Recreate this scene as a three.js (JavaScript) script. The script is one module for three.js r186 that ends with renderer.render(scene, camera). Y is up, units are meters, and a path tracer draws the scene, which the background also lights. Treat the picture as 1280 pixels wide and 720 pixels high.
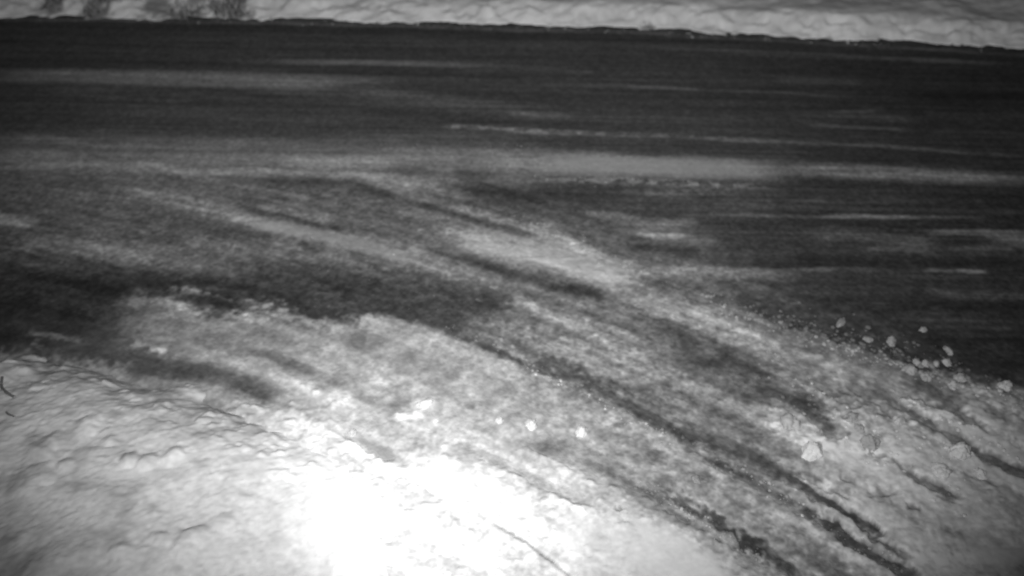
import * as THREE from 'three';
import { mergeGeometries, mergeVertices } from 'three/addons/utils/BufferGeometryUtils.js';

// ---------------------------------------------------------------- camera, sky, moon, floodlight, exposure
const scene = new THREE.Scene();
const camera = new THREE.PerspectiveCamera(36, 16 / 9, 0.1, 2000);
camera.position.set(0, 5.5, 0);
camera.rotation.set(THREE.MathUtils.degToRad(-39.5), 0, 0);
camera.focus = 5;                       // the fixed lens of the road camera is a little soft at road distance
camera.userData.fStop = 0.9;

const skyPixels = new Float32Array(64 * 32 * 4);        // overcast winter night
for (let i = 0; i < 64 * 32; i++) skyPixels.set([0.002, 0.002, 0.002, 1], i * 4);
const sky = new THREE.DataTexture(skyPixels, 64, 32, THREE.RGBAFormat, THREE.FloatType);
sky.mapping = THREE.EquirectangularReflectionMapping; sky.magFilter = THREE.LinearFilter; sky.needsUpdate = true;
scene.background = sky; scene.environment = sky;

const moon = new THREE.DirectionalLight(0xffffff, 0.003);
moon.position.set(-20, 40, 15); moon.castShadow = true; moon.shadow.radius = 25;
moon.shadow.camera.left = moon.shadow.camera.bottom = -20; moon.shadow.camera.right = moon.shadow.camera.top = 20;
scene.add(moon, moon.target);

// infrared floodlight of the road weather station: a wide head and a narrow head, both on the mast at the camera
function lampLight(y, aim, angle, candela) {
  const l = new THREE.SpotLight(0xffffff, candela, 0, angle, 1, 2);
  l.position.set(LAMP_X, y, LAMP_Z); l.target.position.set(aim[0], 0, aim[1]);
  l.castShadow = true; l.shadow.radius = 2; l.shadow.mapSize.set(2048, 2048);
  scene.add(l, l.target); return l;
}
const LAMP_X = -0.45, LAMP_Z = -0.2;
const wideLight = lampLight(5.75, [0.0, -11.578], 0.799, 100.843 * LAMPK());
const narrowLight = lampLight(5.45, [-0.5, -4.72], 0.24, 37.993 * 1.15 * LAMPK());
function LAMPK() { return 3.142; }

const renderer = new THREE.WebGLRenderer({ antialias: true });
renderer.setSize(1024, 576);
renderer.toneMapping = THREE.LinearToneMapping; renderer.toneMappingExposure = 1;
renderer.shadowMap.enabled = true;

// ---------------------------------------------------------------- helpers
let seed = 7;
const rnd = () => { seed = (seed * 1664525 + 1013904223) >>> 0; return seed / 4294967296; };
const PERM = new Float32Array(65536); for (let i = 0; i < 65536; i++) PERM[i] = rnd();
const at2 = (i, j, s) => PERM[(Math.imul(i, 374761393) + Math.imul(j, 668265263) + Math.imul(s, 974711) ^ (Math.imul(i, 374761393) + Math.imul(j, 668265263)) >>> 13) & 65535];
function noise(x, y, s = 0) {                         // value noise, 0..1
  const i = Math.floor(x), j = Math.floor(y), u0 = x - i, v0 = y - j, u = u0 * u0 * (3 - 2 * u0), v = v0 * v0 * (3 - 2 * v0);
  const a = at2(i, j, s), b = at2(i + 1, j, s), c = at2(i, j + 1, s), d = at2(i + 1, j + 1, s);
  return a + (b - a) * u + (c - a + (a - b - c + d) * u) * v;
}
function fbm(x, y, o, s = 0) { let v = 0, a = 0.5, t = 0; for (let k = 0; k < o; k++) { v += a * noise(x, y, s + k * 17); t += a; x = x * 2.03 + 5.2; y = y * 2.03 + 1.7; a *= 0.5; } return v / t; }
const clamp = (v, a = 0, b = 1) => Math.min(b, Math.max(a, v)), mix = (a, b, t) => a + (b - a) * t;
const sst = (a, b, v) => { const t = clamp((v - a) / (b - a)); return t * t * (3 - 2 * t); };
function numbered(name) { if (!scene.getObjectByName(name)) return name; let k = 1; while (scene.getObjectByName(name + '_' + String(k).padStart(3, '0'))) k++; return name + '_' + String(k).padStart(3, '0'); }
function place(o, name, data) { o.name = numbered(name); Object.assign(o.userData, data); o.castShadow = o.receiveShadow = true; scene.add(o); return o; }
const grey = (a, rough = 0.9) => { const m = new THREE.MeshStandardMaterial({ roughness: rough }); m.color.setRGB(a, a, a); return m; };

// the traffic direction: straight along the road, or turning into the side road round one far centre
const TX = -9.7, TZ = 11.2;
function turning(x, z) { const edge = mix(-8.7, -6.9, sst(-0.2, 2, x)) + 0.55 * Math.max(0, x - 2); return sst(-0.45, 0.35, z - edge + 0.25 * (noise(x / 0.8, z / 0.5, 2) - 0.5)); }

// ---------------------------------------------------------------- where snow film, slush and packed snow lie on the tarmac
const marks = [];
function area(albedo, amount, soft, jag, tex, pts) { marks.push({ area: true, albedo, amount, soft: Math.max(soft, 0.004), jag, pts }); }
function streak(albedo, amount, soft, broken, jag, taper, kind, pts) { marks.push({ albedo, amount, soft, broken, jag, taper, kind, pts }); }
area(0.1,1,0.225,0.1,0,[-8.73,-13.38,-2.97,-13.26,0.73,-13.01,8.13,-12.15,6.8,-9.42,-6.8,-9.42]);
area(0.06,1,2.237,0.2,0,[4.22,-12.29,8.13,-12.15,6.21,-8.21,3.28,-8.53]);
area(0.098,1,0.306,0.3,0,[-7.54,-10.94,-4.18,-10.85,-1.44,-10.23,2.23,-10.02,3.51,-9.46,3.15,-8.05,-6.13,-8.05]);
area(0.21,1,0.388,0.5,0,[-3.8,-9.46,-1.56,-9.5,-0.19,-9.42,0.38,-9.05,0,-8.05,-1.22,-8.02,-3.54,-8.5]);
area(0.249,1,0.341,0.5,0,[-6.82,-9.46,-5.11,-9.58,-3.3,-9.38,-3.13,-8.67,-4.78,-8.67,-6.5,-8.8]);
area(0.15,1,0.317,0.4,0,[-6.45,-8.7,-3.11,-8.62,-0.71,-8.21,2.27,-8.02,1.9,-5.98,-2.27,-5.98,-5.62,-6.99]);
area(0.165,1,0.326,0.5,0,[-3.06,-8.4,-1.95,-8.21,-0.7,-8.02,0.17,-7.67,1.29,-7.05,2.02,-6.61,1.35,-6.2,0.45,-6.2,-0.64,-6.92,-2,-7.46]);
area(0.055,1,0.217,0.4,0,[-2.74,-7.05,-0.63,-6.86,0.47,-6.61,0.88,-5.98,0,-5.67,-0.74,-6.15,-2.57,-6.32]);
area(0.055,1,0.59,0.3,0,[2.23,-8.79,6.41,-8.62,4.74,-5.18,3.76,-5.47,2.96,-6.09,2.26,-6.67,1.86,-7.6]);
area(0.047,1,0.346,0.3,0,[2.84,-6.8,5.52,-6.8,4.69,-5.09,3.76,-5.47,2.96,-6.09]);
area(0.039,1,0.251,0.3,0,[-5.65,-7.05,-4.17,-6.99,-3.02,-6.86,-3.39,-6.53,-3.81,-6.2,-3.73,-5.77,-5.02,-5.77]);
area(0.048,1,0.175,0.3,0,[-3.89,-6.86,-2.7,-6.86,-0.61,-6.43,-1.27,-6.22,-2.58,-6.37,-3.57,-6.61]);
area(0.093,1,0.262,0.4,0,[-0.73,-8.57,1.1,-8.6,2.89,-8.43,2.8,-8.02,1.34,-7.46,0.51,-7.75,-0.35,-8.02]);
area(0.308,1,0.119,1,0,[-3.2,-6.55,-3.11,-6.5,-2.85,-6.29,-2.34,-6.32,-1.9,-6.18,-1.49,-6.16,-1.12,-6.22,-0.7,-6.11,-0.29,-5.87,0.14,-5.61,0.55,-5.35,1.08,-5.18,1.73,-5,2.17,-5.18,2.13,-5.67,2.29,-6.09,2.57,-6.18,2.91,-5.9,3.28,-5.71,3.75,-5.43,4.71,-5.14,3.74,-3.14,-3.74,-3.14,-5.04,-5.8,-4.28,-5.71,-3.47,-5.65,-3.19,-5.79,-3.38,-6.15]);
area(0.153,1,0.239,1.2,0,[0,-5.77,-0.29,-6.04,0.15,-6.37,0.77,-6.53,1.41,-6.73,2.01,-6.57,2.58,-6.22,2.65,-5.77,2.26,-5,1.58,-4.91,0.95,-5.18,0.42,-5.47]);
area(0.688,1,0.458,0.5,0,[2.48,-5.37,4.65,-5,3.74,-3.14,1.95,-3.26]);
area(0.313,1,0.172,0.9,0,[-3.19,-6.41,-3.09,-6.43,-2.84,-6.25,-2.33,-6.25,-1.89,-6.11,-1.48,-6.09,-1.22,-5.18,-1.76,-5.18,-2.42,-5.67,-2.92,-5.83,-3.2,-6.04]);
streak(0.268,0.75,1,0.3,0.25,0.2,0,[-3.83,-6.57,0.146,-3.4,-6.43,0.139,-2.92,-6.2,0.132]);
streak(0.235,0.65,1,0.3,0.3,0.2,0,[-3.75,-6.22,0.126,-3.3,-6,0.125,-2.8,-5.77,0.123]);
streak(0.501,0.6,1,0.4,0.3,0.2,0,[-3.65,-6.5,0.07,-3.34,-6.48,0.066,-3.04,-6.39,0.062]);
area(0.297,1,0.14,0.7,0,[-1.56,-6.15,-1.12,-6.2,-0.7,-6.09,-0.29,-5.84,0.14,-5.57,0.68,-5.18,1.35,-4.73,1.62,-4.42,1.28,-4.19,0.63,-4.5,-0.26,-4.91,-1.08,-5.18,-1.48,-5.57]);
area(0.295,0.85,0.142,1.3,0,[0.15,-5.98,0.59,-6,1.15,-5.77,1.64,-5.28,2.09,-4.83,1.7,-4.83,1.1,-5.32,0.43,-5.67]);
area(0.264,1,0.242,1,0,[1.45,-6.43,2.18,-6.26,2.87,-5.77,3.69,-5.28,3.72,-5,2.98,-5.18,2.13,-5.67,1.54,-5.98]);
area(0.107,0.6,0.143,1.6,0,[1.19,-6.15,1.61,-5.98,2.23,-5.47,2.5,-5.18,2.16,-5.14,1.73,-5.42]);
area(0.573,1,0.231,0.4,0,[-2.3,-5.18,-2.09,-5.14,-1.58,-4.91,-0.88,-4.54,-0.51,-4.66,0,-4.38,0.48,-4.04,0.69,-3.76,0.53,-3.14,-2.35,-3.14,-2.72,-4.34]);
area(0.686,1,0.266,0.25,0,[0.37,-4.26,0.84,-4.04,1.39,-3.76,1.78,-3.44,1.71,-3.14,0.11,-3.14,0.29,-3.7]);
area(0.751,1,0.221,0.2,0,[0.84,-4.04,1.28,-3.83,1.79,-3.49,1.71,-3.14,0.86,-3.14]);
area(0.374,1,0.191,0.7,0,[0.64,-4.66,1.39,-4.54,1.94,-4.19,2.47,-3.54,2.41,-3.14,1.92,-3.14,1.41,-3.9,0.86,-4.3]);
area(0.683,1,0.105,0.6,0,[2.37,-4.66,2.66,-4.58,3.05,-4.04,3.36,-3.38,2.76,-3.38,2.57,-3.87,2.39,-4.26]);
streak(0.141,0.5,1,0.4,0.125,0.2,0,[-2.13,-12.43,0.167,-0.47,-12.35,0.167,1.63,-12.24,0.166]);
streak(0.055,0.5,1,0,0.125,0.2,0,[-6.59,-12.98,0.148,-2.66,-12.83,0.146,0.72,-12.6,0.143,3.05,-12.32,0.141,5.89,-12.05,0.138]);
streak(0.203,0.9,1,0.5,0.125,0.2,0,[1.4,-12.21,0.082,2.78,-12.1,0.082,4.13,-11.94,0.081,5.57,-11.78,0.08,7.3,-11.6,0.08]);
streak(0.183,0.9,1,0.3,0.125,0.2,0,[-4.3,-11.7,0.088,-2.37,-11.7,0.087,-0.9,-11.63,0.086,0,-11.55,0.085,1,-11.4,0.084]);
streak(0.302,0.8,1,0.4,0.125,0.2,0,[-3.5,-11.68,0.077,-2.26,-11.69,0.077,-1.12,-11.6,0.076,-0.22,-11.55,0.076]);
streak(0.304,1,0.6,0.2,0.06,0.2,0,[-7.48,-11.25,0.219,-6.16,-11.25,0.217,-5.04,-11.2,0.213,-3.7,-11.11,0.211,-2.17,-11.01,0.21]);
streak(0.279,0.7,0.8,0.4,0.075,0.2,0,[-5.82,-11.23,0.22,-4.73,-11.25,0.217,-3.39,-11.16,0.213,-2.06,-11.06,0.212,-1.3,-11.01,0.211]);
streak(0.193,0.5,1,0.4,0.125,0.2,0,[-6.57,-10.94,0.134,-5.68,-10.85,0.14,-4.76,-10.99,0.146,-3.92,-11.08,0.146]);
streak(0.197,0.6,1,0.4,0.125,0.2,0,[-4.34,-11.04,0.114,-3.67,-10.97,0.112,-2.77,-10.78,0.111,-2.13,-10.73,0.113]);
streak(0.227,0.9,1,0.4,0.125,0.35,0,[-2.56,-10.78,0.157,-1.7,-10.69,0.155,-0.84,-10.53,0.152,0.21,-10.38,0.151]);
streak(0.149,0.5,1,0.4,0.125,0.2,0,[-2.21,-10.55,0.196,-0.83,-10.4,0.194,0.62,-10.29,0.193]);
streak(0.075,0.9,1,0,0.125,0.2,0,[-3.46,-11.47,0.086,-2.33,-11.37,0.085,-0.88,-11.23,0.084,0.65,-11.13,0.084]);
streak(0.138,0.5,1,0.5,0.125,0.2,0,[-2.41,-11.2,0.073,-0.88,-11.2,0.072,0.65,-10.99,0.07]);
streak(0.091,0.6,1,0,0.125,0.2,0,[-2.38,-10.99,0.093,-1.29,-10.94,0.093,-0.21,-10.9,0.093]);
streak(0.067,0.6,1,0,0.125,0.2,0,[-2.06,-10.23,0.126,-0.82,-10.12,0.125,0,-10.02,0.123]);
streak(0.202,0.5,1,0.5,0.125,0.2,0,[-0.89,-11.42,0.075,0.45,-11.47,0.075,1.33,-11.33,0.074]);
streak(0.162,0.8,1,0.4,0.125,0.2,0,[0,-11.01,0.057,1.62,-10.97,0.057,2.57,-10.85,0.056,3.83,-10.73,0.056,4.86,-10.64,0.055]);
streak(0.251,0.8,1,0.4,0.125,0.2,0,[1.51,-10.95,0.038,2.04,-10.92,0.038,2.57,-10.85,0.038]);
streak(0.233,0.8,1,0.3,0.125,0.2,0,[-0.1,-10.25,0.071,0.31,-10.16,0.071,0.82,-10.12,0.071]);
streak(0.193,0.5,1,0.4,0.125,0.2,0,[-5.84,-10.71,0.052,-5.05,-10.58,0.054,-3.98,-10.51,0.054]);
streak(0.119,0.6,1,0.5,0.125,0.2,0,[-3.95,-10.02,0.051,-3.13,-9.98,0.051,-1.91,-9.94,0.051]);
streak(0.141,0.6,1,0.5,0.125,0.2,0,[-2.63,-10.02,0.06,-2.12,-9.96,0.061,-0.8,-9.89,0.061]);
streak(0.388,0.8,1,0.75,0.125,0.1,1,[-0.95,-9.87,0.06,-0.4,-9.83,0.06,0.2,-9.75,0.06,0.99,-9.69,0.06]);
streak(0.306,0.8,1,0.75,0.125,0.2,1,[0,-9.75,0.052,1.19,-9.67,0.051,2.16,-9.6,0.051,3.51,-9.46,0.051]);
streak(0.212,0.75,1,0.8,0.125,0.2,0,[2.16,-9.6,0.055,3.51,-9.48,0.055,4.46,-9.38,0.055,5.37,-9.23,0.054,6.28,-9.12,0.054]);
streak(0.148,0.6,1,0.5,0.125,0.2,0,[3.5,-11.18,0.123,4.36,-11.11,0.122,4.78,-11.06,0.122]);
streak(0.178,0.7,1,0.2,0.125,0.2,0,[4.11,-10.21,0.062,4.53,-10.25,0.061,4.86,-10.31,0.06]);
streak(0.13,0.7,1,0.5,0.125,0.2,0,[3.5,-10.23,0.109,4.48,-10.1,0.108,5.27,-10.02,0.107]);
streak(0.185,0.85,1,0.4,0.125,0.2,0,[3.63,-9.94,0.055,4.4,-9.83,0.054,5.07,-9.75,0.054]);
streak(0.127,0.6,1,0.4,0.125,0.2,0,[5.24,-10.21,0.065,5.94,-10.16,0.064,6.75,-10.14,0.064]);
streak(0.12,0.7,1,0.5,0.125,0.2,0,[5.07,-9.75,0.061,5.56,-9.73,0.061,6.52,-9.65,0.061]);
streak(0.037,0.7,1,0,0.125,0.2,0,[5.19,-10.67,0.158,5.93,-10.67,0.157,7.22,-10.71,0.156]);
streak(0.242,0.8,1,0.7,0.25,0.02,0,[-8.64,-13.19,0.076,-6.27,-13.13,0.075,-2.93,-13.01,0.075,0,-12.83,0.073,2.51,-12.6,0.072]);
streak(0.18,0.8,1,0.7,0.25,0.02,0,[2.5,-12.57,0.072,4.23,-12.35,0.071,5.92,-12.13,0.071,7.86,-11.83,0.07]);
streak(0.27,0.944,1,0.22,0.125,0.2,0,[-6.09,-9.58,0.078,-5.7,-9.58,0.073,-5.26,-9.46,0.067]);
streak(0.408,1,1,0.33,0.2,0.2,0,[-6.01,-8.94,0.08,-5.44,-8.94,0.08,-4.98,-8.96,0.08,-4.6,-8.94,0.079]);
streak(0.381,0.708,1,0.33,0.125,0.2,0,[-6.03,-9.22,0.075,-5.66,-9.23,0.073,-5.25,-9.18,0.069]);
streak(0.32,0.826,1,0.275,0.125,0.2,0,[-4.84,-8.82,0.112,-4.49,-8.91,0.105,-4.18,-8.8,0.09]);
streak(0.427,1,1,0.22,0.15,0.2,0,[-4.52,-8.98,0.103,-4.18,-8.94,0.096,-3.85,-8.8,0.092,-3.56,-8.75,0.098]);
streak(0.402,1,1,0.22,0.125,0.2,0,[-3.74,-8.73,0.061,-3.39,-8.8,0.061,-2.98,-8.84,0.059,-2.41,-8.75,0.056,-2.21,-8.72,0.056]);
streak(0.313,0.708,1,0.275,0.125,0.2,0,[-4.22,-9.23,0.16,-3.23,-9.12,0.163,-2.1,-9.2,0.167]);
streak(0.41,1,1,0.22,0.2,0.2,0,[-2.84,-9.05,0.141,-2.26,-9,0.143,-1.8,-9.05,0.144,-1.13,-9,0.142]);
streak(0.358,1,1,0.275,0.2,0.2,0,[-2.05,-8.84,0.108,-1.65,-8.67,0.109,-1.28,-8.57,0.11,-1,-8.47,0.108]);
streak(0.312,0.944,1,0.275,0.2,0.2,0,[-1.52,-9.14,0.16,-0.95,-9.05,0.162,-0.57,-9.14,0.163]);
streak(0.318,0.7,1,0.6,0.2,0.2,1,[-1.39,-8.73,0.09,-1,-8.53,0.099,-0.55,-8.67,0.1]);
streak(0.148,0.944,1,0,0.125,0.2,0,[-1.49,-8.84,0.078,-1.21,-8.82,0.077,-0.93,-8.77,0.076]);
streak(0.092,0.944,1,0.11,0.125,0.2,0,[-3.11,-8.6,0.083,-2.55,-8.57,0.083,-1.82,-8.57,0.081,-1.53,-8.37,0.072,-1.06,-8.21,0.074]);
streak(0.063,1,1,0.11,0.15,0.2,0,[-0.64,-8.5,0.142,0.09,-8.27,0.144,0.9,-8.37,0.146,1.43,-8.3,0.146]);
streak(0.076,0.708,1,0.11,0.125,0.2,0,[-0.74,-8.79,0.12,-0.37,-8.73,0.12,0,-8.8,0.12]);
streak(0.257,0.9,1,0.85,0.2,0.2,1,[-1.65,-9.37,0.056,-0.97,-9.33,0.056,-0.38,-9.27,0.056,0.48,-9.27,0.056]);
streak(0.179,0.6,1,0.6,0.125,0.2,1,[-0.39,-9.31,0.112,0.77,-9.23,0.111,2.08,-9.05,0.109,3.02,-9.02,0.108]);
streak(0.342,1,1,0.165,0.15,0.22,0,[-0.76,-9.05,0.215,0.19,-8.98,0.214,1.13,-8.94,0.214,2.15,-8.89,0.213,3.43,-8.77,0.212]);
streak(0.403,1,0.7,0.055,0.125,0.22,2,[0.09,-9,0.215,0.75,-8.96,0.214,1.31,-8.93,0.213,2.24,-8.87,0.213,3.25,-8.79,0.212]);
streak(0.377,0.85,0.8,0.35,0.125,0.25,0,[2.8,-8.89,0.161,3.9,-8.8,0.16,4.98,-8.7,0.158,6.14,-8.62,0.157]);
streak(0.303,0.7,1,0.4,0.125,0.2,0,[3.92,-8.86,0.071,4.46,-8.82,0.072,4.98,-8.72,0.071,6.05,-8.63,0.07]);
streak(0.311,0.9,1,0.85,0.25,0.2,1,[0,-8.67,0.068,0.92,-8.65,0.068,2,-8.52,0.067,3.09,-8.5,0.067]);
streak(0.213,0.6,1,0.7,0.25,0.2,1,[1.35,-8.43,0.099,1.8,-8.37,0.098,2.35,-8.43,0.097,2.9,-8.47,0.098]);
streak(0.062,0.6,1,0,0.125,0.2,0,[3.24,-8.4,0.099,4.31,-8.37,0.098,5.94,-8.4,0.097]);
streak(0.102,0.7,1,0.5,0.125,0.2,0,[2.76,-8.24,0.048,3.63,-8.17,0.048,4.96,-8.19,0.047]);
streak(0.046,0.7,1,0.2,0.125,0.2,0,[3.15,-8.02,0.077,4.03,-8.03,0.077,5.33,-8,0.078]);
streak(0.368,0.95,1,0.3,0.125,0.2,0,[3.29,-7.9,0.033,3.81,-7.9,0.033,4.06,-7.88,0.034,4.4,-7.87,0.034]);
streak(0.138,0.75,1,0.5,0.125,0.2,0,[1.74,-7.93,0.036,2.6,-7.93,0.037,3.46,-7.88,0.037,4.23,-7.87,0.036,5.27,-7.88,0.036]);
streak(0.041,0.7,1,0.2,0.125,0.2,0,[3.34,-7.75,0.067,4.1,-7.73,0.066,5.13,-7.75,0.066]);
streak(0.164,0.8,1,0.5,0.25,0.2,0,[3.02,-7.52,0.108,3.55,-7.6,0.117,4.01,-7.46,0.119,4.48,-7.38,0.117]);
streak(0.273,0.85,1,0.3,0.125,0.2,0,[4.31,-7.6,0.058,4.9,-7.6,0.058,5.57,-7.59,0.058]);
streak(0.331,0.8,1,0.3,0.125,0.2,0,[4.84,-7.56,0.121,5.2,-7.5,0.121,5.73,-7.39,0.121]);
streak(0.156,0.8,1,0.3,0.125,0.2,0,[3.55,-7.32,0.042,4.04,-7.31,0.042,4.32,-7.28,0.042]);
streak(0.194,0.7,1,0.4,0.125,0.2,0,[4.42,-7.32,0.048,4.87,-7.32,0.048,5.24,-7.31,0.049]);
streak(0.047,0.7,1,0,0.125,0.2,0,[4.43,-7.46,0.056,4.76,-7.46,0.056,5.1,-7.47,0.055]);
streak(0.032,0.9,0.7,0.05,0.05,0.2,0,[2.52,-7.13,0.147,3.57,-7.12,0.147,4.53,-7.09,0.146,5.42,-7.08,0.146]);
streak(0.129,0.8,1,0.5,0.125,0.2,0,[2.73,-6.97,0.034,3.36,-6.96,0.034,3.76,-6.95,0.034]);
streak(0.15,0.8,1,0.3,0.125,0.2,0,[4.08,-6.95,0.031,4.43,-6.94,0.031]);
streak(0.233,0.9,1,0.2,0.125,0.2,0,[4.43,-6.94,0.032,4.74,-6.91,0.032]);
streak(0.268,0.85,1,0.35,0.2,0.35,0,[1.61,-7.03,0.093,2.07,-6.92,0.092,2.47,-6.88,0.091,2.93,-6.83,0.091]);
streak(0.111,0.6,1,0.6,0.2,0.2,0,[1.73,-6.73,0.05,2.49,-6.65,0.05,3.26,-6.6,0.049]);
streak(0.137,0.7,1,0.5,0.125,0.2,0,[3.95,-6.6,0.062,4.4,-6.56,0.061,5.09,-6.55,0.06]);
streak(0.09,0.4,1,0.6,0.125,0.2,0,[3.46,-6.26,0.058,4.19,-6.2,0.06,4.76,-5.98,0.061]);
streak(0.069,0.5,1,0.5,0.125,0.2,0,[2.76,-6.46,0.036,3.74,-6.43,0.036]);
streak(0.28,1,0.9,0.11,0.1,0.2,0,[-4.72,-8.5,0.102,-4.02,-8.3,0.098,-3.23,-8.02,0.093,-2.57,-7.75,0.092,-1.85,-7.52,0.092]);
streak(0.329,1,0.8,0.055,0.1,0.15,2,[-2.92,-7.81,0.109,-2.02,-7.56,0.105,-1.49,-7.35,0.1,-0.85,-7.08,0.097]);
streak(0.177,0.7,1,0.4,0.125,0.2,0,[-1.14,-7.16,0.099,-0.64,-6.97,0.098,-0.16,-6.82,0.098]);
streak(0.064,1,1,0.055,0.125,0.2,0,[-3.07,-8.08,0.071,-2.61,-7.96,0.068,-2.05,-7.72,0.067,-1.61,-7.6,0.068]);
streak(0.257,0.944,1,0.22,0.2,0.2,0,[-2.83,-8.14,0.101,-2.36,-8.02,0.097,-1.89,-7.81,0.092]);
streak(0.205,0.826,1,0.275,0.2,0.2,0,[-1.85,-8.13,0.158,-1.24,-8.17,0.153,-0.69,-7.9,0.137]);
streak(0.14,0.472,1,0.22,0.2,0.2,0,[-2.31,-8.21,0.146,-1.66,-8.02,0.136,-1.01,-7.6,0.123]);
streak(0.447,1,1,0.165,0.125,0.2,0,[-5.83,-7.96,0.077,-5.43,-7.84,0.078,-5.05,-7.75,0.079]);
streak(0.299,0.944,1,0.165,0.125,0.2,0,[-5.46,-7.35,0.032,-5.11,-7.31,0.031,-4.73,-7.19,0.028]);
streak(0.241,1,0.9,0.193,0.2,0.2,0,[-5.2,-7.52,0.112,-4.64,-7.38,0.111,-4.1,-7.24,0.108,-3.65,-7.11,0.106]);
streak(0.12,0.944,1,0.165,0.125,0.2,0,[-4.77,-7.93,0.04,-4.3,-7.81,0.038,-3.71,-7.57,0.036,-3.32,-7.38,0.034]);
streak(0.152,0.885,1,0.33,0.25,0.2,0,[-3.8,-7.6,0.07,-3.56,-7.49,0.07,-3.23,-7.35,0.072,-2.78,-7.21,0.073]);
streak(0.215,0.6,1,0.6,0.25,0.2,1,[-3.45,-7.4,0.062,-3.22,-7.33,0.061,-2.86,-7.21,0.06]);
streak(0.102,0.472,1,0.165,0.125,0.2,0,[-4.35,-8.21,0.147,-3.61,-7.82,0.15,-2.59,-7.46,0.151]);
streak(0.224,1,1,0.165,0.25,0.2,0,[-2.5,-7.43,0.071,-2.31,-7.38,0.066,-2.16,-7.28,0.061]);
streak(0.055,0.826,1,0.11,0.2,0.2,0,[-2.23,-7.42,0.067,-2.04,-7.29,0.061,-1.98,-7.19,0.052]);
streak(0.082,0.4,1,0.6,0.125,0.2,1,[-2.58,-7.05,0.102,-1.93,-6.99,0.1,-1.43,-6.86,0.096]);
streak(0.058,0.7,1,0.2,0.125,0.2,0,[-1.64,-7.21,0.049,-1.28,-6.95,0.054,-0.63,-6.85,0.056]);
streak(0.097,0.7,1,0.4,0.125,0.2,0,[-3.21,-6.7,0.03,-2.88,-6.66,0.029,-2.48,-6.6,0.029]);
streak(0.085,0.6,1,0.5,0.125,0.2,0,[-2.17,-6.6,0.036,-1.7,-6.57,0.036,-0.92,-6.5,0.035]);
streak(0.045,0.7,1,0.2,0.125,0.2,0,[-3.62,-6.77,0.062,-2.99,-6.77,0.064,-2.46,-6.86,0.065]);
streak(0.045,0.8,1,0.1,0.125,0.2,0,[-3.72,-6.6,0.059,-3.25,-6.57,0.056,-2.83,-6.43,0.055,-2.28,-6.39,0.057]);
streak(0.035,0.8,1,0.2,0.125,0.2,0,[-2.36,-6.39,0.066,-1.81,-6.27,0.068,-1.36,-6.34,0.069,-0.75,-6.22,0.066]);
streak(0.082,0.5,1,0.7,0.3,0.2,1,[-2,-6.53,0.088,-1.52,-6.37,0.09,-0.91,-6.32,0.091]);
streak(0.329,0.8,1,0.55,0.25,0.2,1,[-0.7,-8.11,0.101,-0.35,-7.96,0.099,0.09,-7.75,0.096,0.5,-7.52,0.092,0.82,-7.29,0.089]);
streak(0.47,0.8,1,0.5,0.3,0.2,1,[0.09,-7.78,0.118,0.5,-7.49,0.114,0.82,-7.21,0.109,1.12,-6.97,0.112,1.5,-6.8,0.113]);
streak(0.293,0.826,1,0.275,0.125,0.2,0,[-0.7,-8.08,0.043,-0.43,-7.96,0.042,-0.24,-7.87,0.042]);
streak(0.085,0.944,1,0.083,0.125,0.2,0,[-1.25,-8.24,0.057,-0.7,-7.99,0.055,-0.17,-7.69,0.054,0.42,-7.46,0.054]);
streak(0.474,1,0.8,0,0.1,0.2,2,[-0.67,-7.54,0.244,-0.17,-7.38,0.24,0.41,-7.19,0.234,0.88,-6.97,0.228,1.34,-6.77,0.224]);
streak(0.319,0.708,1,0.165,0.125,0.2,0,[-0.85,-7.66,0.111,-0.34,-7.52,0.111,0.17,-7.4,0.11]);
streak(0.064,0.85,1,0.1,0.15,0.2,0,[-0.7,-7.21,0.11,-0.32,-7.03,0.109,0.08,-6.85,0.111,0.47,-6.77,0.112]);
streak(0.062,0.95,0.9,0.05,0.15,0.2,0,[0.24,-6.72,0.098,0.62,-6.65,0.098,0.93,-6.57,0.097]);
streak(0.094,0.708,1,0.11,0.125,0.2,0,[-0.99,-7.35,0.061,-0.65,-7.16,0.062,-0.32,-7.05,0.063]);
streak(0.056,1,1,0.055,0.15,0.2,0,[1.16,-7.4,0.112,1.57,-7.29,0.111,1.96,-7.21,0.11]);
streak(0.062,0.826,1,0.055,0.125,0.2,0,[1.63,-7.81,0.09,2.22,-7.72,0.09,2.62,-7.6,0.089]);
streak(0.269,1,1,0.22,0.2,0.2,0,[0.7,-7.99,0.091,1.12,-7.87,0.09,1.54,-7.75,0.089,2.06,-7.81,0.087]);
streak(0.35,1,1,0.083,0.2,0.2,0,[1.27,-7.63,0.065,1.51,-7.54,0.065,1.85,-7.56,0.064]);
streak(0.169,0.708,1,0.22,0.2,0.2,0,[1.02,-7.67,0.127,1.37,-7.75,0.132,1.7,-7.69,0.133]);
streak(0.17,0.708,1,0.165,0.2,0.2,0,[1.76,-7.49,0.086,2,-7.46,0.086,2.16,-7.42,0.086]);
streak(0.144,0.7,1,0.4,0.125,0.2,0,[2.09,-7.96,0.04,2.52,-7.94,0.04,2.86,-7.9,0.04]);
streak(0.368,0.7,1,0.5,0.25,0.2,1,[1.12,-7,0.105,1.52,-6.92,0.104,1.91,-6.9,0.103]);
streak(0.234,0.9,1,0.35,0.25,0.2,0,[0,-6.53,0.098,0.23,-6.39,0.095,0.38,-6.25,0.09]);
streak(0.304,0.8,1,0.6,0.25,0.2,1,[0.38,-6.25,0.09,0.67,-6.18,0.088,0.96,-6.02,0.084,1.16,-5.87,0.081]);
streak(0.103,0.7,1,0.3,0.25,0.2,0,[0.07,-6.2,0.099,0.37,-6.11,0.097,0.59,-5.98,0.092]);
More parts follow.
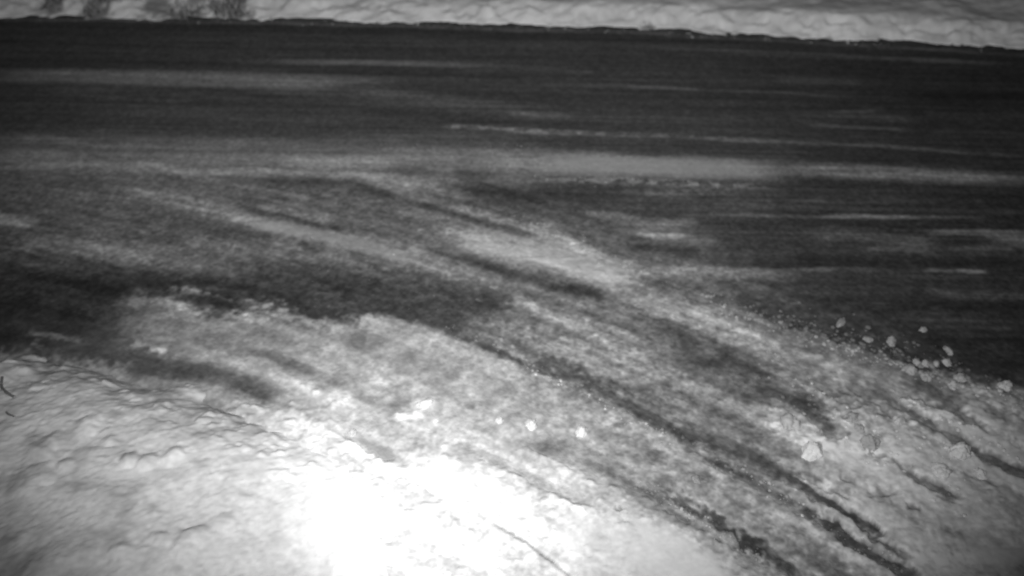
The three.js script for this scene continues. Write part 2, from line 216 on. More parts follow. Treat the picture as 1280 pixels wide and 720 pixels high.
streak(0.305,0.85,1,0.5,0.2,0.2,0,[1,-6.53,0.108,1.38,-6.46,0.108,1.82,-6.34,0.106,2.17,-6.22,0.105]);
streak(0.28,0.7,1,0.6,0.25,0.2,0,[1.48,-6.67,0.124,1.93,-6.57,0.123,2.21,-6.43,0.121]);
streak(0.25,0.7,1,0.6,0.35,0.2,1,[1.99,-6.46,0.082,2.32,-6.22,0.081,2.59,-6.09,0.081]);
streak(0.142,0.7,1,0.2,0.2,0.2,0,[1.05,-6.27,0.057,1.42,-6.18,0.057,1.78,-6.09,0.056]);
streak(0.08,0.85,1,0.15,0.3,0.2,0,[1.19,-6.11,0.111,1.54,-5.98,0.108,1.73,-5.81,0.102]);
streak(0.075,0.9,1,0.4,0.4,0.2,1,[1.72,-5.77,0.112,1.97,-5.57,0.11,2.21,-5.37,0.108]);
streak(0.308,0.6,1,0.7,0.3,0.2,1,[1.92,-6.07,0.09,2.32,-5.87,0.088,2.63,-5.67,0.085]);
streak(0.081,0.6,1,0.3,0.125,0.2,0,[2.36,-5.87,0.055,2.59,-5.81,0.055,2.86,-5.72,0.054]);
streak(0.3,0.8,0.8,0,0.2,0,0,[-0.18,-6.71,0.028,-0.17,-6.71,0.028]);
streak(0.192,0.7,0.8,0,0.2,0,0,[-0.34,-6.51,0.016,-0.32,-6.51,0.016]);
streak(0.084,1,0.9,0.05,0.25,0.1,0,[-3.46,-5.62,0.14,-3.09,-5.55,0.142,-2.66,-5.51,0.137,-2.27,-5.35,0.12,-1.99,-5.14,0.111]);
streak(0.081,1,0.9,0.15,0.3,0.1,0,[-4.23,-5.93,0.154,-3.52,-5.77,0.149,-3.04,-5.62,0.143,-2.58,-5.47,0.141]);
streak(0.113,0.6,1,0.4,0.3,0.2,0,[-4.63,-5.85,0.081,-4.14,-5.71,0.083,-3.77,-5.67,0.088]);
streak(0.237,0.6,1,0.6,0.3,0.2,0,[-4.49,-6.04,0.049,-4.25,-5.98,0.048,-3.92,-5.9,0.047]);
streak(0.095,0.85,1,0.2,0.2,0.2,0,[-2.52,-5.81,0.069,-2.18,-5.75,0.066,-1.91,-5.62,0.06,-1.63,-5.45,0.058]);
streak(0.122,0.6,1,0.3,0.3,0.2,0,[-1.67,-5.47,0.075,-1.29,-5.23,0.073,-0.93,-5,0.071]);
streak(0.356,0.85,1,0.3,0.2,0.2,0,[-2.65,-5.75,0.074,-2.26,-5.62,0.07,-1.79,-5.37,0.065,-1.41,-5.09,0.063,-1.05,-4.91,0.063]);
streak(0.463,0.7,1,0.2,0.2,0.2,0,[-2.1,-5.52,0.074,-1.71,-5.28,0.073,-1.34,-5.07,0.072]);
streak(0.261,0.8,0.8,0,0.2,0,0,[-3.4,-5.87,0.037,-3.12,-5.87,0.037]);
streak(0.172,0.7,0.8,0,0.2,0,0,[-3.35,-5.88,0.029,-3.18,-5.88,0.029]);
streak(0.478,0.9,0.8,0,0.2,0,0,[-3.24,-5.8,0.036,-3.12,-5.8,0.036]);
streak(0.268,0.6,0.8,0,0.2,0,0,[-3.15,-6.11,0.051,-3,-6.11,0.051]);
streak(0.175,0.5,0.8,0,0.2,0,0,[-2.88,-5.91,0.052,-2.71,-5.83,0.051]);
streak(0.222,0.6,0.8,0,0.2,0,0,[-3.51,-6.2,0.091,-3.37,-6.2,0.091]);
streak(0.617,0.5,0.8,0,0.2,0,0,[-3.18,-6.43,0.056,-2.97,-6.32,0.055]);
streak(0.441,0.5,0.8,0,0.2,0,0,[-2.48,-6.26,0.079,-2.18,-6.26,0.079]);
streak(0.229,0.5,0.8,0,0.2,0,0,[-1.87,-5.98,0.099,-1.79,-5.98,0.099]);
streak(0.135,0.85,0.8,0,0.2,0,0,[-1.42,-5.94,0.136,-1.41,-5.94,0.136]);
streak(0.145,0.8,0.8,0,0.2,0,0,[-1.24,-5.9,0.098,-1.23,-5.9,0.098]);
streak(0.133,0.8,0.8,0,0.2,0,0,[-0.94,-5.73,0.095,-0.91,-5.73,0.095]);
streak(0.176,0.6,0.8,0,0.2,0,0,[-0.71,-5.62,0.081,-0.7,-5.62,0.081]);
streak(0.188,0.6,0.8,0,0.2,0,0,[-1.08,-5.79,0.084,-1.07,-5.79,0.084]);
streak(0.165,0.7,0.8,0,0.2,0,0,[-0.56,-5.52,0.079,-0.49,-5.52,0.079]);
streak(0.18,0.6,0.8,0,0.2,0,0,[-1.02,-5.37,0.066,-0.91,-5.37,0.066]);
streak(0.218,0.6,0.8,0,0.2,0,0,[-1.39,-5.47,0.067,-1.25,-5.47,0.067]);
streak(0.211,0.7,0.8,0,0.2,0,0,[-0.24,-5.28,0.076,-0.03,-5.28,0.076]);
streak(0.108,0.95,0.8,0,0.2,0,0,[-0.99,-5.14,0.052,-0.83,-5.13,0.052]);
streak(0.117,0.85,0.8,0,0.2,0,0,[-0.33,-5.12,0.052,-0.21,-5.15,0.052]);
streak(0.152,0.7,0.8,0,0.2,0,0,[-0.03,-5,0.061,0.03,-5,0.061]);
streak(0.181,0.6,0.8,0,0.2,0,0,[-0.62,-5.23,0.075,-0.47,-5.23,0.075]);
streak(0.464,0.9,0.8,0,0.2,0,0,[-0.8,-5.12,0.073,-0.68,-5.12,0.073]);
streak(0.533,0.8,0.8,0,0.2,0,0,[-0.96,-5.02,0.041,-0.77,-5.02,0.041]);
streak(0.141,0.6,0.8,0,0.2,0,0,[-0.43,-5.16,0.063,-0.32,-5.16,0.063]);
streak(0.171,0.6,0.8,0,0.2,0,0,[-1.3,-5.28,0.087,-1.22,-5.28,0.087]);
streak(0.364,0.5,0.8,0,0.2,0,0,[-0.75,-4.91,0.06,-0.3,-4.91,0.06]);
streak(0.368,0.5,0.8,0,0.2,0,0,[-1.2,-5.28,0.065,-1.12,-5.28,0.065]);
streak(0.229,0.95,0.8,0,0.2,0.1,2,[-1.38,-4.83,0.06,-1.14,-4.69,0.059,-0.92,-4.55,0.058]);
streak(0.311,0.8,1,0.1,0.125,0.2,0,[-1.55,-4.91,0.038,-1.37,-4.81,0.038,-1.23,-4.76,0.039]);
streak(0.173,0.8,1,0.3,0.2,0.2,0,[-0.45,-4.74,0.046,-0.13,-4.54,0.045,0.19,-4.34,0.044,0.49,-4.17,0.044,0.72,-4.04,0.043]);
streak(0.206,0.6,1,0.5,0.2,0.2,0,[0.31,-4.36,0.037,0.52,-4.23,0.037,0.69,-4.1,0.036]);
streak(0.22,0.6,1,0.3,0.125,0.2,0,[-0.52,-4.76,0.032,-0.26,-4.64,0.031,0.06,-4.46,0.03]);
streak(0.597,0.5,1,0.7,0.25,0.2,0,[0,-4.7,0.047,0.38,-4.46,0.046,0.74,-4.26,0.045,1.08,-4.04,0.044]);
streak(0.175,0.7,0.8,0,0.2,0,0,[0.8,-4.06,0.018,0.82,-4.06,0.018]);
streak(0.316,0.5,0.8,0,0.2,0,0,[0.85,-3.96,0.049,0.86,-3.96,0.049]);
streak(0.287,0.95,1,0.05,0.05,0.25,0,[-0.31,-4.04,0.015,-0.12,-3.93,0.015,0.12,-3.76,0.014,0.37,-3.53,0.014,0.5,-3.38,0.013]);
streak(0.371,0.3,1,0,0.125,0.2,0,[-0.47,-3.94,0.014,-0.24,-4.04,0.014,-0.12,-3.85,0.012]);
streak(0.059,1,0.9,0.15,0.125,0.1,0,[-0.82,-6.22,0.071,-0.59,-6.09,0.069,-0.29,-5.9,0.067,0.07,-5.65,0.065,0.42,-5.41,0.064,0.68,-5.24,0.063]);
streak(0.064,1,0.7,0.15,0.3,0.12,0,[0.07,-5.73,0.089,0.42,-5.59,0.086,0.76,-5.32,0.081,1.07,-5.07,0.079,1.37,-4.84,0.077,1.66,-4.64,0.076,1.94,-4.43,0.074]);
streak(0.086,0.8,0.7,0.3,0.15,0.25,0,[1.38,-4.91,0.079,1.68,-4.73,0.077,1.95,-4.51,0.075,2.22,-4.31,0.073]);
streak(0.098,1,0.7,0.15,0.3,0.1,0,[1.8,-4.7,0.058,2.06,-4.42,0.057,2.31,-4.19,0.056,2.47,-4.03,0.054,2.62,-3.83,0.052,2.82,-3.55,0.05]);
streak(0.103,0.85,0.9,0.3,0.2,0.15,0,[0.42,-5.47,0.063,0.81,-5.16,0.061,1.18,-4.88,0.06,1.47,-4.66,0.058]);
streak(0.093,1,0.7,0.15,0.3,0.1,0,[1.3,-4.78,0.051,1.58,-4.56,0.049,1.96,-4.26,0.048,2.21,-4.04,0.046,2.42,-3.83,0.045,2.69,-3.59,0.044,2.88,-3.41,0.043]);
streak(0.166,0.9,0.7,0.1,0.15,0.1,0,[2.34,-3.87,0.045,2.57,-3.67,0.044,2.82,-3.41,0.042]);
streak(0.241,0.7,1,0.65,0.25,0.2,1,[-0.48,-6.05,0.046,-0.22,-5.94,0.044,0.07,-5.71,0.041,0.35,-5.49,0.041]);
streak(0.372,0.95,1,0.6,0.25,0.1,1,[0.07,-5.55,0.061,0.35,-5.39,0.059,0.61,-5.22,0.058,0.87,-5.04,0.056,1.11,-4.84,0.055,1.35,-4.69,0.055]);
streak(0.364,0.9,1,0.6,0.3,0.1,1,[1.42,-4.73,0.055,1.71,-4.54,0.054,1.97,-4.31,0.051,2.21,-4.04,0.049]);
streak(0.589,0.95,1,0.55,0.25,0.1,1,[2.18,-4.17,0.047,2.33,-4.04,0.046,2.52,-3.87,0.045,2.65,-3.72,0.045,2.78,-3.61,0.044]);
streak(0.665,0.7,1,0.4,0.25,0.2,1,[2.46,-4.3,0.047,2.59,-4.1,0.046,2.7,-3.9,0.044,2.81,-3.7,0.043]);
streak(0.279,0.8,1,0.5,0.25,0.2,1,[2.18,-4.42,0.042,2.34,-4.3,0.041,2.49,-4.17,0.04]);
streak(0.091,0.6,1,0.7,0.3,0.2,1,[0.42,-5.62,0.048,0.83,-5.39,0.047,1.27,-5.07,0.045,1.69,-4.78,0.043]);
streak(0.109,0.7,1,0.6,0.3,0.2,1,[1.7,-4.83,0.052,2.03,-4.56,0.05,2.28,-4.31,0.048]);
streak(0.156,0.6,1,0.6,0.3,0.2,1,[2.14,-4.5,0.051,2.41,-4.34,0.05,2.6,-4.15,0.048]);
streak(0.19,0.5,1,0.7,0.3,0.2,1,[2.77,-5.42,0.06,3.03,-5.14,0.058,3.32,-4.83,0.056,3.6,-4.54,0.055]);
streak(0.125,0.5,1,0.7,0.4,0.2,1,[1.62,-5.18,0.084,1.93,-5,0.082,2.2,-4.76,0.079]);
streak(0.315,0.7,1,0.6,0.4,0.2,1,[0.38,-6.29,0.079,0.75,-6.18,0.077,1.17,-5.93,0.072,1.49,-5.67,0.069]);
streak(0.408,0.5,1,0.7,0.4,0.2,1,[0.91,-6.37,0.117,1.44,-6.32,0.117,1.93,-6.15,0.114,2.32,-5.87,0.108]);
streak(0.09,0.8,1,0.7,0.4,0.2,1,[1.38,-5.93,0.074,1.71,-5.72,0.072,2.02,-5.47,0.07,2.32,-5.28,0.069]);
streak(0.29,0.8,1,0.3,0.15,0.2,0,[2.19,-5.47,0.05,2.46,-5.28,0.049,2.72,-5.07,0.047,2.88,-4.87,0.045]);
streak(0.302,0.5,1,0.5,0.2,0.2,0,[1.46,-5,0.054,1.87,-4.73,0.052,2.25,-4.46,0.05,2.55,-4.19,0.048]);
streak(0.589,0.45,1,0.5,0.2,0.2,0,[2.6,-4.34,0.041,2.87,-4.04,0.04,3.15,-3.7,0.038,3.33,-3.44,0.036]);
streak(0.556,0.5,1,0.4,0.2,0.2,0,[2.5,-4.46,0.05,2.83,-4.12,0.048,3.12,-3.76,0.046]);
streak(0.443,0.5,1,0.5,0.2,0.2,0,[3.24,-4.58,0.036,3.51,-4.3,0.035,3.85,-3.97,0.034]);
streak(0.376,0.6,1,0.4,0.2,0.2,0,[3.79,-5,0.039,3.96,-4.78,0.038,4.17,-4.54,0.037]);
streak(0.195,0.4,1,0.5,0.2,0.2,0,[0,-4.78,0.049,0.51,-4.54,0.048,0.99,-4.34,0.047]);
streak(0.299,0.5,1,0.4,0.2,0.2,0,[-0.98,-5.47,0.063,-0.41,-5.23,0.061,0.13,-4.91,0.058,0.63,-4.58,0.055]);
streak(0.326,0.5,1,0.4,0.2,0.2,0,[-1.46,-5.47,0.06,-0.95,-5.18,0.058,-0.46,-4.91,0.057,0,-4.66,0.055]);
streak(0.173,0.45,1,0.5,0.2,0.2,0,[-2.17,-6.2,0.058,-1.6,-5.93,0.056,-0.98,-5.57,0.053,-0.41,-5.18,0.05]);
streak(0.169,0.45,1,0.4,0.2,0.2,0,[-2.86,-5.98,0.058,-2.22,-5.77,0.055,-1.6,-5.47,0.051,-1.15,-5.18,0.048]);
streak(0.341,0.5,1,0.5,0.2,0.2,0,[-2.52,-6.09,0.059,-1.88,-5.87,0.057,-1.27,-5.57,0.054,-0.68,-5.28,0.052]);
streak(0.296,0.5,1,0.6,0.3,0.2,1,[0.43,-5.87,0.069,0.71,-5.69,0.068,1.04,-5.47,0.066,1.36,-5.22,0.064]);
streak(0.311,0.45,1,0.7,0.3,0.2,1,[1.54,-4.66,0.057,1.85,-4.34,0.055,2.09,-4.04,0.052]);
streak(0.695,0.7,1,0.5,0.3,0.2,1,[2.6,-4.04,0.045,2.73,-3.82,0.045,2.89,-3.61,0.044]);
streak(0.259,0.6,1,0.7,0.4,0.2,1,[1.7,-5.62,0.071,2.01,-5.42,0.069,2.3,-5.18,0.066,2.51,-4.96,0.064]);
streak(0.271,0.6,1,0.65,0.4,0.2,1,[1.18,-6.09,0.063,1.45,-5.87,0.061,1.7,-5.65,0.059]);
streak(0.264,0.5,1,0.7,0.4,0.2,1,[2.44,-5.18,0.058,2.66,-5,0.053,2.72,-4.76,0.046]);
streak(0.137,0.95,0.9,0.25,0.2,0.12,0,[0.53,-4.54,0.048,0.75,-4.43,0.046,0.98,-4.25,0.045,1.2,-4.09,0.044]);
streak(0.085,1,0.8,0.3,0.5,0.15,0,[0.99,-4.32,0.046,1.27,-4.17,0.045,1.49,-4.01,0.044,1.69,-3.82,0.043,1.88,-3.63,0.041,2,-3.44,0.04]);
streak(0.077,0.6,1,0.4,0.25,0.2,0,[0.51,-4.66,0.049,0.7,-4.56,0.048,0.94,-4.42,0.047]);
streak(0.14,0.85,0.9,0.35,0.25,0.15,0,[1.14,-4.07,0.033,1.41,-3.9,0.032,1.61,-3.74,0.032,1.8,-3.55,0.031]);
streak(0.08,0.95,0.8,0.2,0.25,0.2,0,[1.66,-3.85,0.058,1.76,-3.76,0.057,1.86,-3.66,0.054,1.89,-3.55,0.05]);
streak(0.434,0.9,1,0.5,0.25,0.2,1,[1.3,-3.97,0.047,1.46,-3.87,0.047,1.62,-3.75,0.046]);
streak(0.459,0.8,1,0.5,0.25,0.2,1,[1.83,-3.7,0.035,1.98,-3.6,0.035,2.18,-3.49,0.034]);
streak(0.238,0.7,1,0.3,0.25,0.2,0,[2.12,-3.7,0.065,2.31,-3.55,0.063,2.39,-3.44,0.061]);
streak(0.1,0.85,1,0.5,0.4,0.15,1,[2.36,-5.29,0.133,2.55,-5.09,0.124,2.61,-4.9,0.104,2.61,-4.69,0.095]);
streak(0.071,0.85,1,0.25,0.3,0.2,0,[2,-5.35,0.069,2.25,-5.26,0.069,2.48,-5.11,0.066,2.6,-4.93,0.061]);
streak(0.166,1,0.8,0.1,0.2,0.1,0,[3.02,-5.43,0.08,3.19,-5.22,0.078,3.37,-4.97,0.076,3.56,-4.76,0.075,3.79,-4.54,0.074,4.08,-4.34,0.072]);
streak(0.149,0.9,1,0.15,0.25,0.2,0,[3.38,-5.47,0.083,3.57,-5.24,0.081,3.76,-5.02,0.079,3.91,-4.83,0.077]);
streak(0.787,0.95,1,0.5,0.25,0.1,1,[3.26,-5.22,0.066,3.42,-5.09,0.065,3.6,-4.94,0.063,3.79,-4.69,0.062,3.99,-4.56,0.061,4.18,-4.42,0.06]);
streak(0.77,0.85,1,0.3,0.3,0.2,0,[3.78,-5.16,0.081,3.92,-5,0.076,3.99,-4.78,0.07]);
streak(0.241,0.8,1,0.5,0.3,0.2,0,[2.9,-5.37,0.082,3.07,-5.28,0.082,3.18,-5.18,0.08]);
streak(0.162,0.95,0.9,0.1,0.2,0.2,0,[3.03,-4.45,0.052,3.15,-4.34,0.052,3.29,-4.23,0.051,3.4,-4.1,0.05]);
streak(0.2,0.6,1,0.4,0.25,0.2,0,[2.73,-4.58,0.043,2.97,-4.53,0.044,3.11,-4.4,0.043]);
streak(0.452,0.7,1,0.4,0.25,0.2,0,[3.43,-4.42,0.044,3.68,-4.28,0.044,3.92,-4.12,0.043]);
streak(0.872,0.6,1,0.3,0.25,0.2,0,[3.21,-3.7,0.065,3.47,-3.63,0.056,3.87,-3.76,0.051]);
streak(0.369,0.9,1,0.2,0.3,0.2,0,[2.16,-5,0.129,2.27,-4.91,0.126,2.35,-4.83,0.123]);
streak(0.337,0.7,1,0.4,0.25,0.2,0,[1.37,-5.28,0.082,1.66,-5,0.08,1.89,-4.83,0.079]);
streak(0.328,0.7,1,0.4,0.3,0.2,0,[2.07,-4.74,0.087,2.28,-4.58,0.086,2.49,-4.42,0.084]);
streak(0.366,0.8,1,0.3,0.3,0.2,0,[2.89,-5,0.065,2.95,-4.78,0.072,3.07,-4.76,0.071]);
streak(0.582,0.7,1,0.3,0.25,0.2,0,[3.22,-4.91,0.135,3.43,-4.76,0.131,3.55,-4.58,0.124]);
streak(0.202,0.6,0.8,0,0.2,0,0,[2.83,-4.23,0.052,2.9,-4.23,0.052]);
streak(0.423,0.5,0.8,0,0.2,0,0,[3.19,-3.87,0.048,3.24,-3.87,0.048]);
streak(0.095,0.6,0.8,0,0.2,0,0,[1.35,-5.37,0.055,1.41,-5.37,0.055]);
streak(0.112,0.6,0.8,0,0.2,0,0,[1.61,-5.67,0.07,1.66,-5.67,0.07]);
streak(0.114,0.6,0.8,0,0.2,0,0,[1.07,-5.32,0.055,1.13,-5.32,0.055]);
streak(0.156,0.5,0.8,0,0.2,0,0,[1.1,-4.58,0.065,1.12,-4.58,0.065]);
streak(0.136,0.7,0.8,0,0.2,0,0,[1.48,-4.38,0.062,1.5,-4.38,0.062]);
streak(0.072,0.5,0.8,0,0.2,0,0,[0.23,-4.69,0.057,0.41,-4.69,0.057]);
streak(0.167,0.5,0.8,0,0.2,0,0,[1.13,-4.34,0.062,1.22,-4.34,0.062]);
streak(0.114,0.5,0.8,0,0.2,0,0,[1.71,-5,0.051,1.81,-5,0.051]);
streak(0.15,0.5,0.8,0,0.2,0,0,[2.1,-3.9,0.056,2.13,-3.9,0.056]);
streak(0.285,0.5,0.8,0,0.2,0,0,[2.95,-4.08,0.042,2.99,-4.08,0.042]);
streak(0.211,0.5,0.8,0,0.2,0,0,[2.73,-4.2,0.034,2.81,-4.2,0.034]);
streak(0.2,0.5,0.8,0,0.2,0,0,[2.57,-4.34,0.044,2.62,-4.34,0.044]);

function layMarks(x0, z0, cell, nx, nz) {             // albedo of the surface on a world grid, in metres
  const n = nx * nz, A = new Float32Array(n).fill(0.09), wx = new Float32Array(n), wz = new Float32Array(n), even = new Float32Array(n);   // even: polished snow without grain
  for (let j = 0; j < nz; j++) for (let i = 0; i < nx; i++) {
    const k = j * nx + i, x = x0 + i * cell, z = z0 + j * cell, low = sst(-9, -6, z), r = Math.hypot(x - TX, z - TZ), ang = Math.atan2(x - TX, TZ - z) * 18, b = turning(x, z), rag = low * 0.3;
    const straight = fbm(x / 0.9, (z - 0.035 * x) / 0.16, 4, 9), turn = fbm(ang / 0.7, r / 0.16, 4, 9);
    wx[k] = (fbm(x / 0.5, z / 0.25, 3, 3) - 0.5) * 0.4 + (fbm(x / 0.05, z / 0.05, 2, 15) - 0.5) * rag;
    wz[k] = (mix(straight, turn, b) - 0.5) * 0.42 + (fbm(x / 0.05, z / 0.05, 2, 19) - 0.5) * rag;
  }
  marks.forEach((m, id) => {
    const P = m.pts, S = m.area ? 2 : 3; let ax = 1e9, bx = -1e9, az = 1e9, bz = -1e9, pad = m.area ? m.soft + 0.3 * m.jag : 0;
    for (let q = 0; q < P.length; q += S) { const w = S === 3 ? P[q + 2] * (1 + m.soft) + 0.3 * m.jag : pad; ax = Math.min(ax, P[q] - w); bx = Math.max(bx, P[q] + w); az = Math.min(az, P[q + 1] - w); bz = Math.max(bz, P[q + 1] + w); }
    const i0 = Math.max(0, Math.floor((ax - x0) / cell)), i1 = Math.min(nx - 1, Math.ceil((bx - x0) / cell)), j0 = Math.max(0, Math.floor((az - z0) / cell)), j1 = Math.min(nz - 1, Math.ceil((bz - z0) / cell));
    const N = P.length / S, arc = [0]; if (S === 3) for (let q = 1; q < N; q++) arc.push(arc[q - 1] + Math.hypot(P[q * 3] - P[q * 3 - 3], P[q * 3 + 1] - P[q * 3 - 2]));
    const total = arc[N - 1];
    for (let j = j0; j <= j1; j++) for (let i = i0; i <= i1; i++) {
      const k = j * nx + i, x = x0 + i * cell + wx[k] * m.jag, z = z0 + j * cell + wz[k] * m.jag; let a;
      if (m.area) {
        let d2 = 1e9, inside = false;
        for (let q = 0, p = N - 1; q < N; p = q++) {
          const px = P[p * 2], pz = P[p * 2 + 1], qx = P[q * 2], qz = P[q * 2 + 1], ex = qx - px, ez = qz - pz, t = clamp(((x - px) * ex + (z - pz) * ez) / (ex * ex + ez * ez || 1)), dx = x - px - ex * t, dz = z - pz - ez * t;
          d2 = Math.min(d2, dx * dx + dz * dz);
          if ((qz > z) !== (pz > z) && x < (px - qx) * (z - qz) / (pz - qz) + qx) inside = !inside;
        }
        a = sst(-m.soft, m.soft, inside ? Math.sqrt(d2) : -Math.sqrt(d2));
      } else {
        let best = 1e9, w = 1, s = 0, side = 0;
        for (let q = 1; q < N; q++) {
          const px = P[q * 3 - 3], pz = P[q * 3 - 2], ex = P[q * 3] - px, ez = P[q * 3 + 1] - pz, l2 = ex * ex + ez * ez || 1e-6, t = clamp(((x - px) * ex + (z - pz) * ez) / l2), dx = x - px - ex * t, dz = z - pz - ez * t, d = Math.hypot(dx, dz);
          const ww = mix(P[q * 3 - 1], P[q * 3 + 2], t);
          if (d / ww < best) { best = d / ww; w = ww; s = arc[q - 1] + t * Math.sqrt(l2); side = Math.sign(dx * ez - dz * ex) * d; }
        }
        if (best > 1 + m.soft) continue;
        a = 1 - sst(1 - m.soft, 1 + m.soft * 0.6, best);
        if (m.taper) a *= sst(-0.02, m.taper * total, s) * sst(-0.02, m.taper * total, total - s);
        if (m.broken) {
          const b = m.kind === 1 ? 0.5 + 1.25 * (0.65 * noise(s / 0.085 + 3, side / 0.06, id * 31) + 0.35 * noise(s / 0.035, side / 0.03, id * 31 + 7) - 0.5) : 0.6 * fbm(s / 0.9, side / Math.max(0.05, w * 0.35), 3, id * 31) + 0.4 * fbm(s / 0.14, side / 0.07, 2, id);
          a *= mix(1, m.kind === 1 ? sst(0.42, 0.56, b) : sst(0.36, 0.62, b), m.broken);
        }
      }
      a *= m.amount;
      if (a > 0.002) { A[k] += (m.albedo - A[k]) * a; even[k] = m.kind === 2 ? Math.max(even[k], a) : even[k] * (1 - a); }
    }
  });
  const plain = A.slice();
  for (let j = 0; j < nz; j++) for (let i = 0; i < nx; i++) {      // grain of tarmac and snow, lines dragged along the traffic, small blotches
    const k = j * nx + i, x = x0 + i * cell, z = z0 + j * cell, thin = 1 - sst(0.3, 0.7, A[k]), pure = sst(0.55, 0.8, A[k]), b = turning(x, z);
    let lines = 0; const v = z - 0.035 * x;
    if (b < 1) lines += (1 - b) * (0.85 * (fbm(x / 1.5, v / 0.05, 3, 41) - 0.5) + 0.75 * (fbm(x / 4, v / 0.16, 3, 47) - 0.5));
    if (b > 0) {
      const r = Math.hypot(x - TX, z - TZ), u = Math.atan2(x - TX, TZ - z) * 18;
      lines += b * (0.95 * (fbm(u / 1.1, r / 0.07, 4, 83) - 0.5) + 1.25 * (fbm(u / 2.2, r / 0.2, 3, 87) - 0.5));
    }
    const plateau = b * sst(-6.5, -6, z) * (1 - sst(-0.6, 0.4, x - 0.9 * (z + 5.5))); lines *= 1 - 0.4 * plateau;
    const spots = fbm(x / 0.2, z / 0.2, 5, 53) - 0.5, fine = fbm(x / 0.03, z / 0.03, 2, 61) - 0.5, mid = fbm(x / 0.07, z / 0.055, 3, 71) - 0.5;
    A[k] *= Math.exp((lines * 0.9 + 0.1 * sst(-10, -8.5, z) + spots * (mix(0.3, 0.5, b) + 0.25 * plateau) + (mid * mix(0.65, 1.05, b) + fine * 0.9) * (1 - 0.35 * plateau)) * (1 - 0.88 * pure) * (1 - 0.65 * even[k]) * mix(0.75, 1, sst(-9.8, -7.6, z)));
    A[k] = clamp(A[k], 0.012, 0.9);
  }
  return [A, plain];
}
function albedoTexture(A, nx, nz) {
  const d = new Uint8Array(nx * nz * 4);
  for (let k = 0; k < nx * nz; k++) { const a = A[k], s = 255 * (a <= 0.0031308 ? 12.92 * a : 1.055 * Math.pow(a, 1 / 2.4) - 0.055); d[k * 4] = d[k * 4 + 1] = d[k * 4 + 2] = s; d[k * 4 + 3] = 255; }
  const t = new THREE.DataTexture(d, nx, nz, THREE.RGBAFormat); t.colorSpace = THREE.SRGBColorSpace; t.magFilter = THREE.LinearFilter; t.wrapS = t.wrapT = THREE.MirroredRepeatWrapping; t.needsUpdate = true;
  return t;
}
const RX = -9.6, RZ = -14.6, RC = 19.2 / 2047, RNX = 2048, RNZ = 1250;      // raster of the main road
const SX = -6.1, SZ = -8.7, SC = 12.2 / 2047, SNX = 2048, SNZ = 960;        // finer raster of the corner near the camera
const [roadA] = layMarks(RX, RZ, RC, RNX, RNZ), [snowA, snowPlain] = layMarks(SX, SZ, SC, SNX, SNZ);

// sheets: a grid whose lines are close where the camera looks and spread out beyond
function axis(a, b, step, lo, hi) {
  const v = []; for (let x = a; x <= b + 1e-6; x += step) v.push(x);
  for (let s = step * 1.3, x = v[v.length - 1] + s; x < hi; s *= 1.3, x += s) v.push(x); v.push(hi);
  const f = []; for (let s = step * 1.3, x = a - s; x > lo; s *= 1.3, x -= s) f.unshift(x); f.unshift(lo);
  return f.concat(v);
}
function sheet(xs, zs, height, uvOf, shade, keep) {
  const nx = xs.length, nz = zs.length, p = new Float32Array(nx * nz * 3), uv = new Float32Array(nx * nz * 2), c = shade && new Float32Array(nx * nz * 3), idx = [];
  for (let j = 0; j < nz; j++) for (let i = 0; i < nx; i++) {
    const k = j * nx + i; p[k * 3] = xs[i]; p[k * 3 + 1] = height(xs[i], zs[j]); p[k * 3 + 2] = zs[j];
    if (uvOf) { const t = uvOf(xs[i], zs[j]); uv[k * 2] = t[0]; uv[k * 2 + 1] = t[1]; }
    if (c) c[k * 3] = c[k * 3 + 1] = c[k * 3 + 2] = shade(xs[i], zs[j], p[k * 3 + 1]);
  }
  for (let j = 0; j < nz - 1; j++) for (let i = 0; i < nx - 1; i++) {
    const a = j * nx + i, b = a + 1, d = a + nx, e = d + 1;
    if (keep && Math.max(p[a * 3 + 1], p[b * 3 + 1], p[d * 3 + 1], p[e * 3 + 1]) < keep) continue;
    idx.push(a, d, b, b, d, e);
  }
  const g = new THREE.BufferGeometry(); g.setAttribute('position', new THREE.BufferAttribute(p, 3)); if (uvOf) g.setAttribute('uv', new THREE.BufferAttribute(uv, 2)); if (c) g.setAttribute('color', new THREE.BufferAttribute(c, 3));
  g.setIndex(idx); g.computeVertexNormals(); return g;
}

// ---------------------------------------------------------------- the road
const roadMat = new THREE.MeshPhysicalMaterial({ map: albedoTexture(roadA, RNX, RNZ), roughness: 1, specularIntensity: 0.15 });
const tarmac = new Uint8Array(512 * 512 * 4);
for (let j = 0; j < 512; j++) for (let i = 0; i < 512; i++) { const v = 255 * fbm(i / 3, j / 3, 3, 90); tarmac.set([v, v, v, 255], (j * 512 + i) * 4); }
const bump = new THREE.DataTexture(tarmac, 512, 512, THREE.RGBAFormat); bump.magFilter = THREE.LinearFilter; bump.wrapS = bump.wrapT = THREE.MirroredRepeatWrapping; bump.repeat.set(19.2 / 2, 11.72 / 2); bump.needsUpdate = true;
roadMat.bumpMap = bump; roadMat.bumpScale = 0.004;
place(new THREE.Mesh(sheet(axis(-10, 10, 0.5, -300, 300), axis(-14.4, -3, 0.5, -14.5, 9), (x, z) => 0, (x, z) => [(x - RX) / (RC * RNX), (z - RZ) / (RC * RNZ)]), roadMat), 'road', { kind: 'structure', label: 'dark tarmac road with streaks of thin dragged snow' });

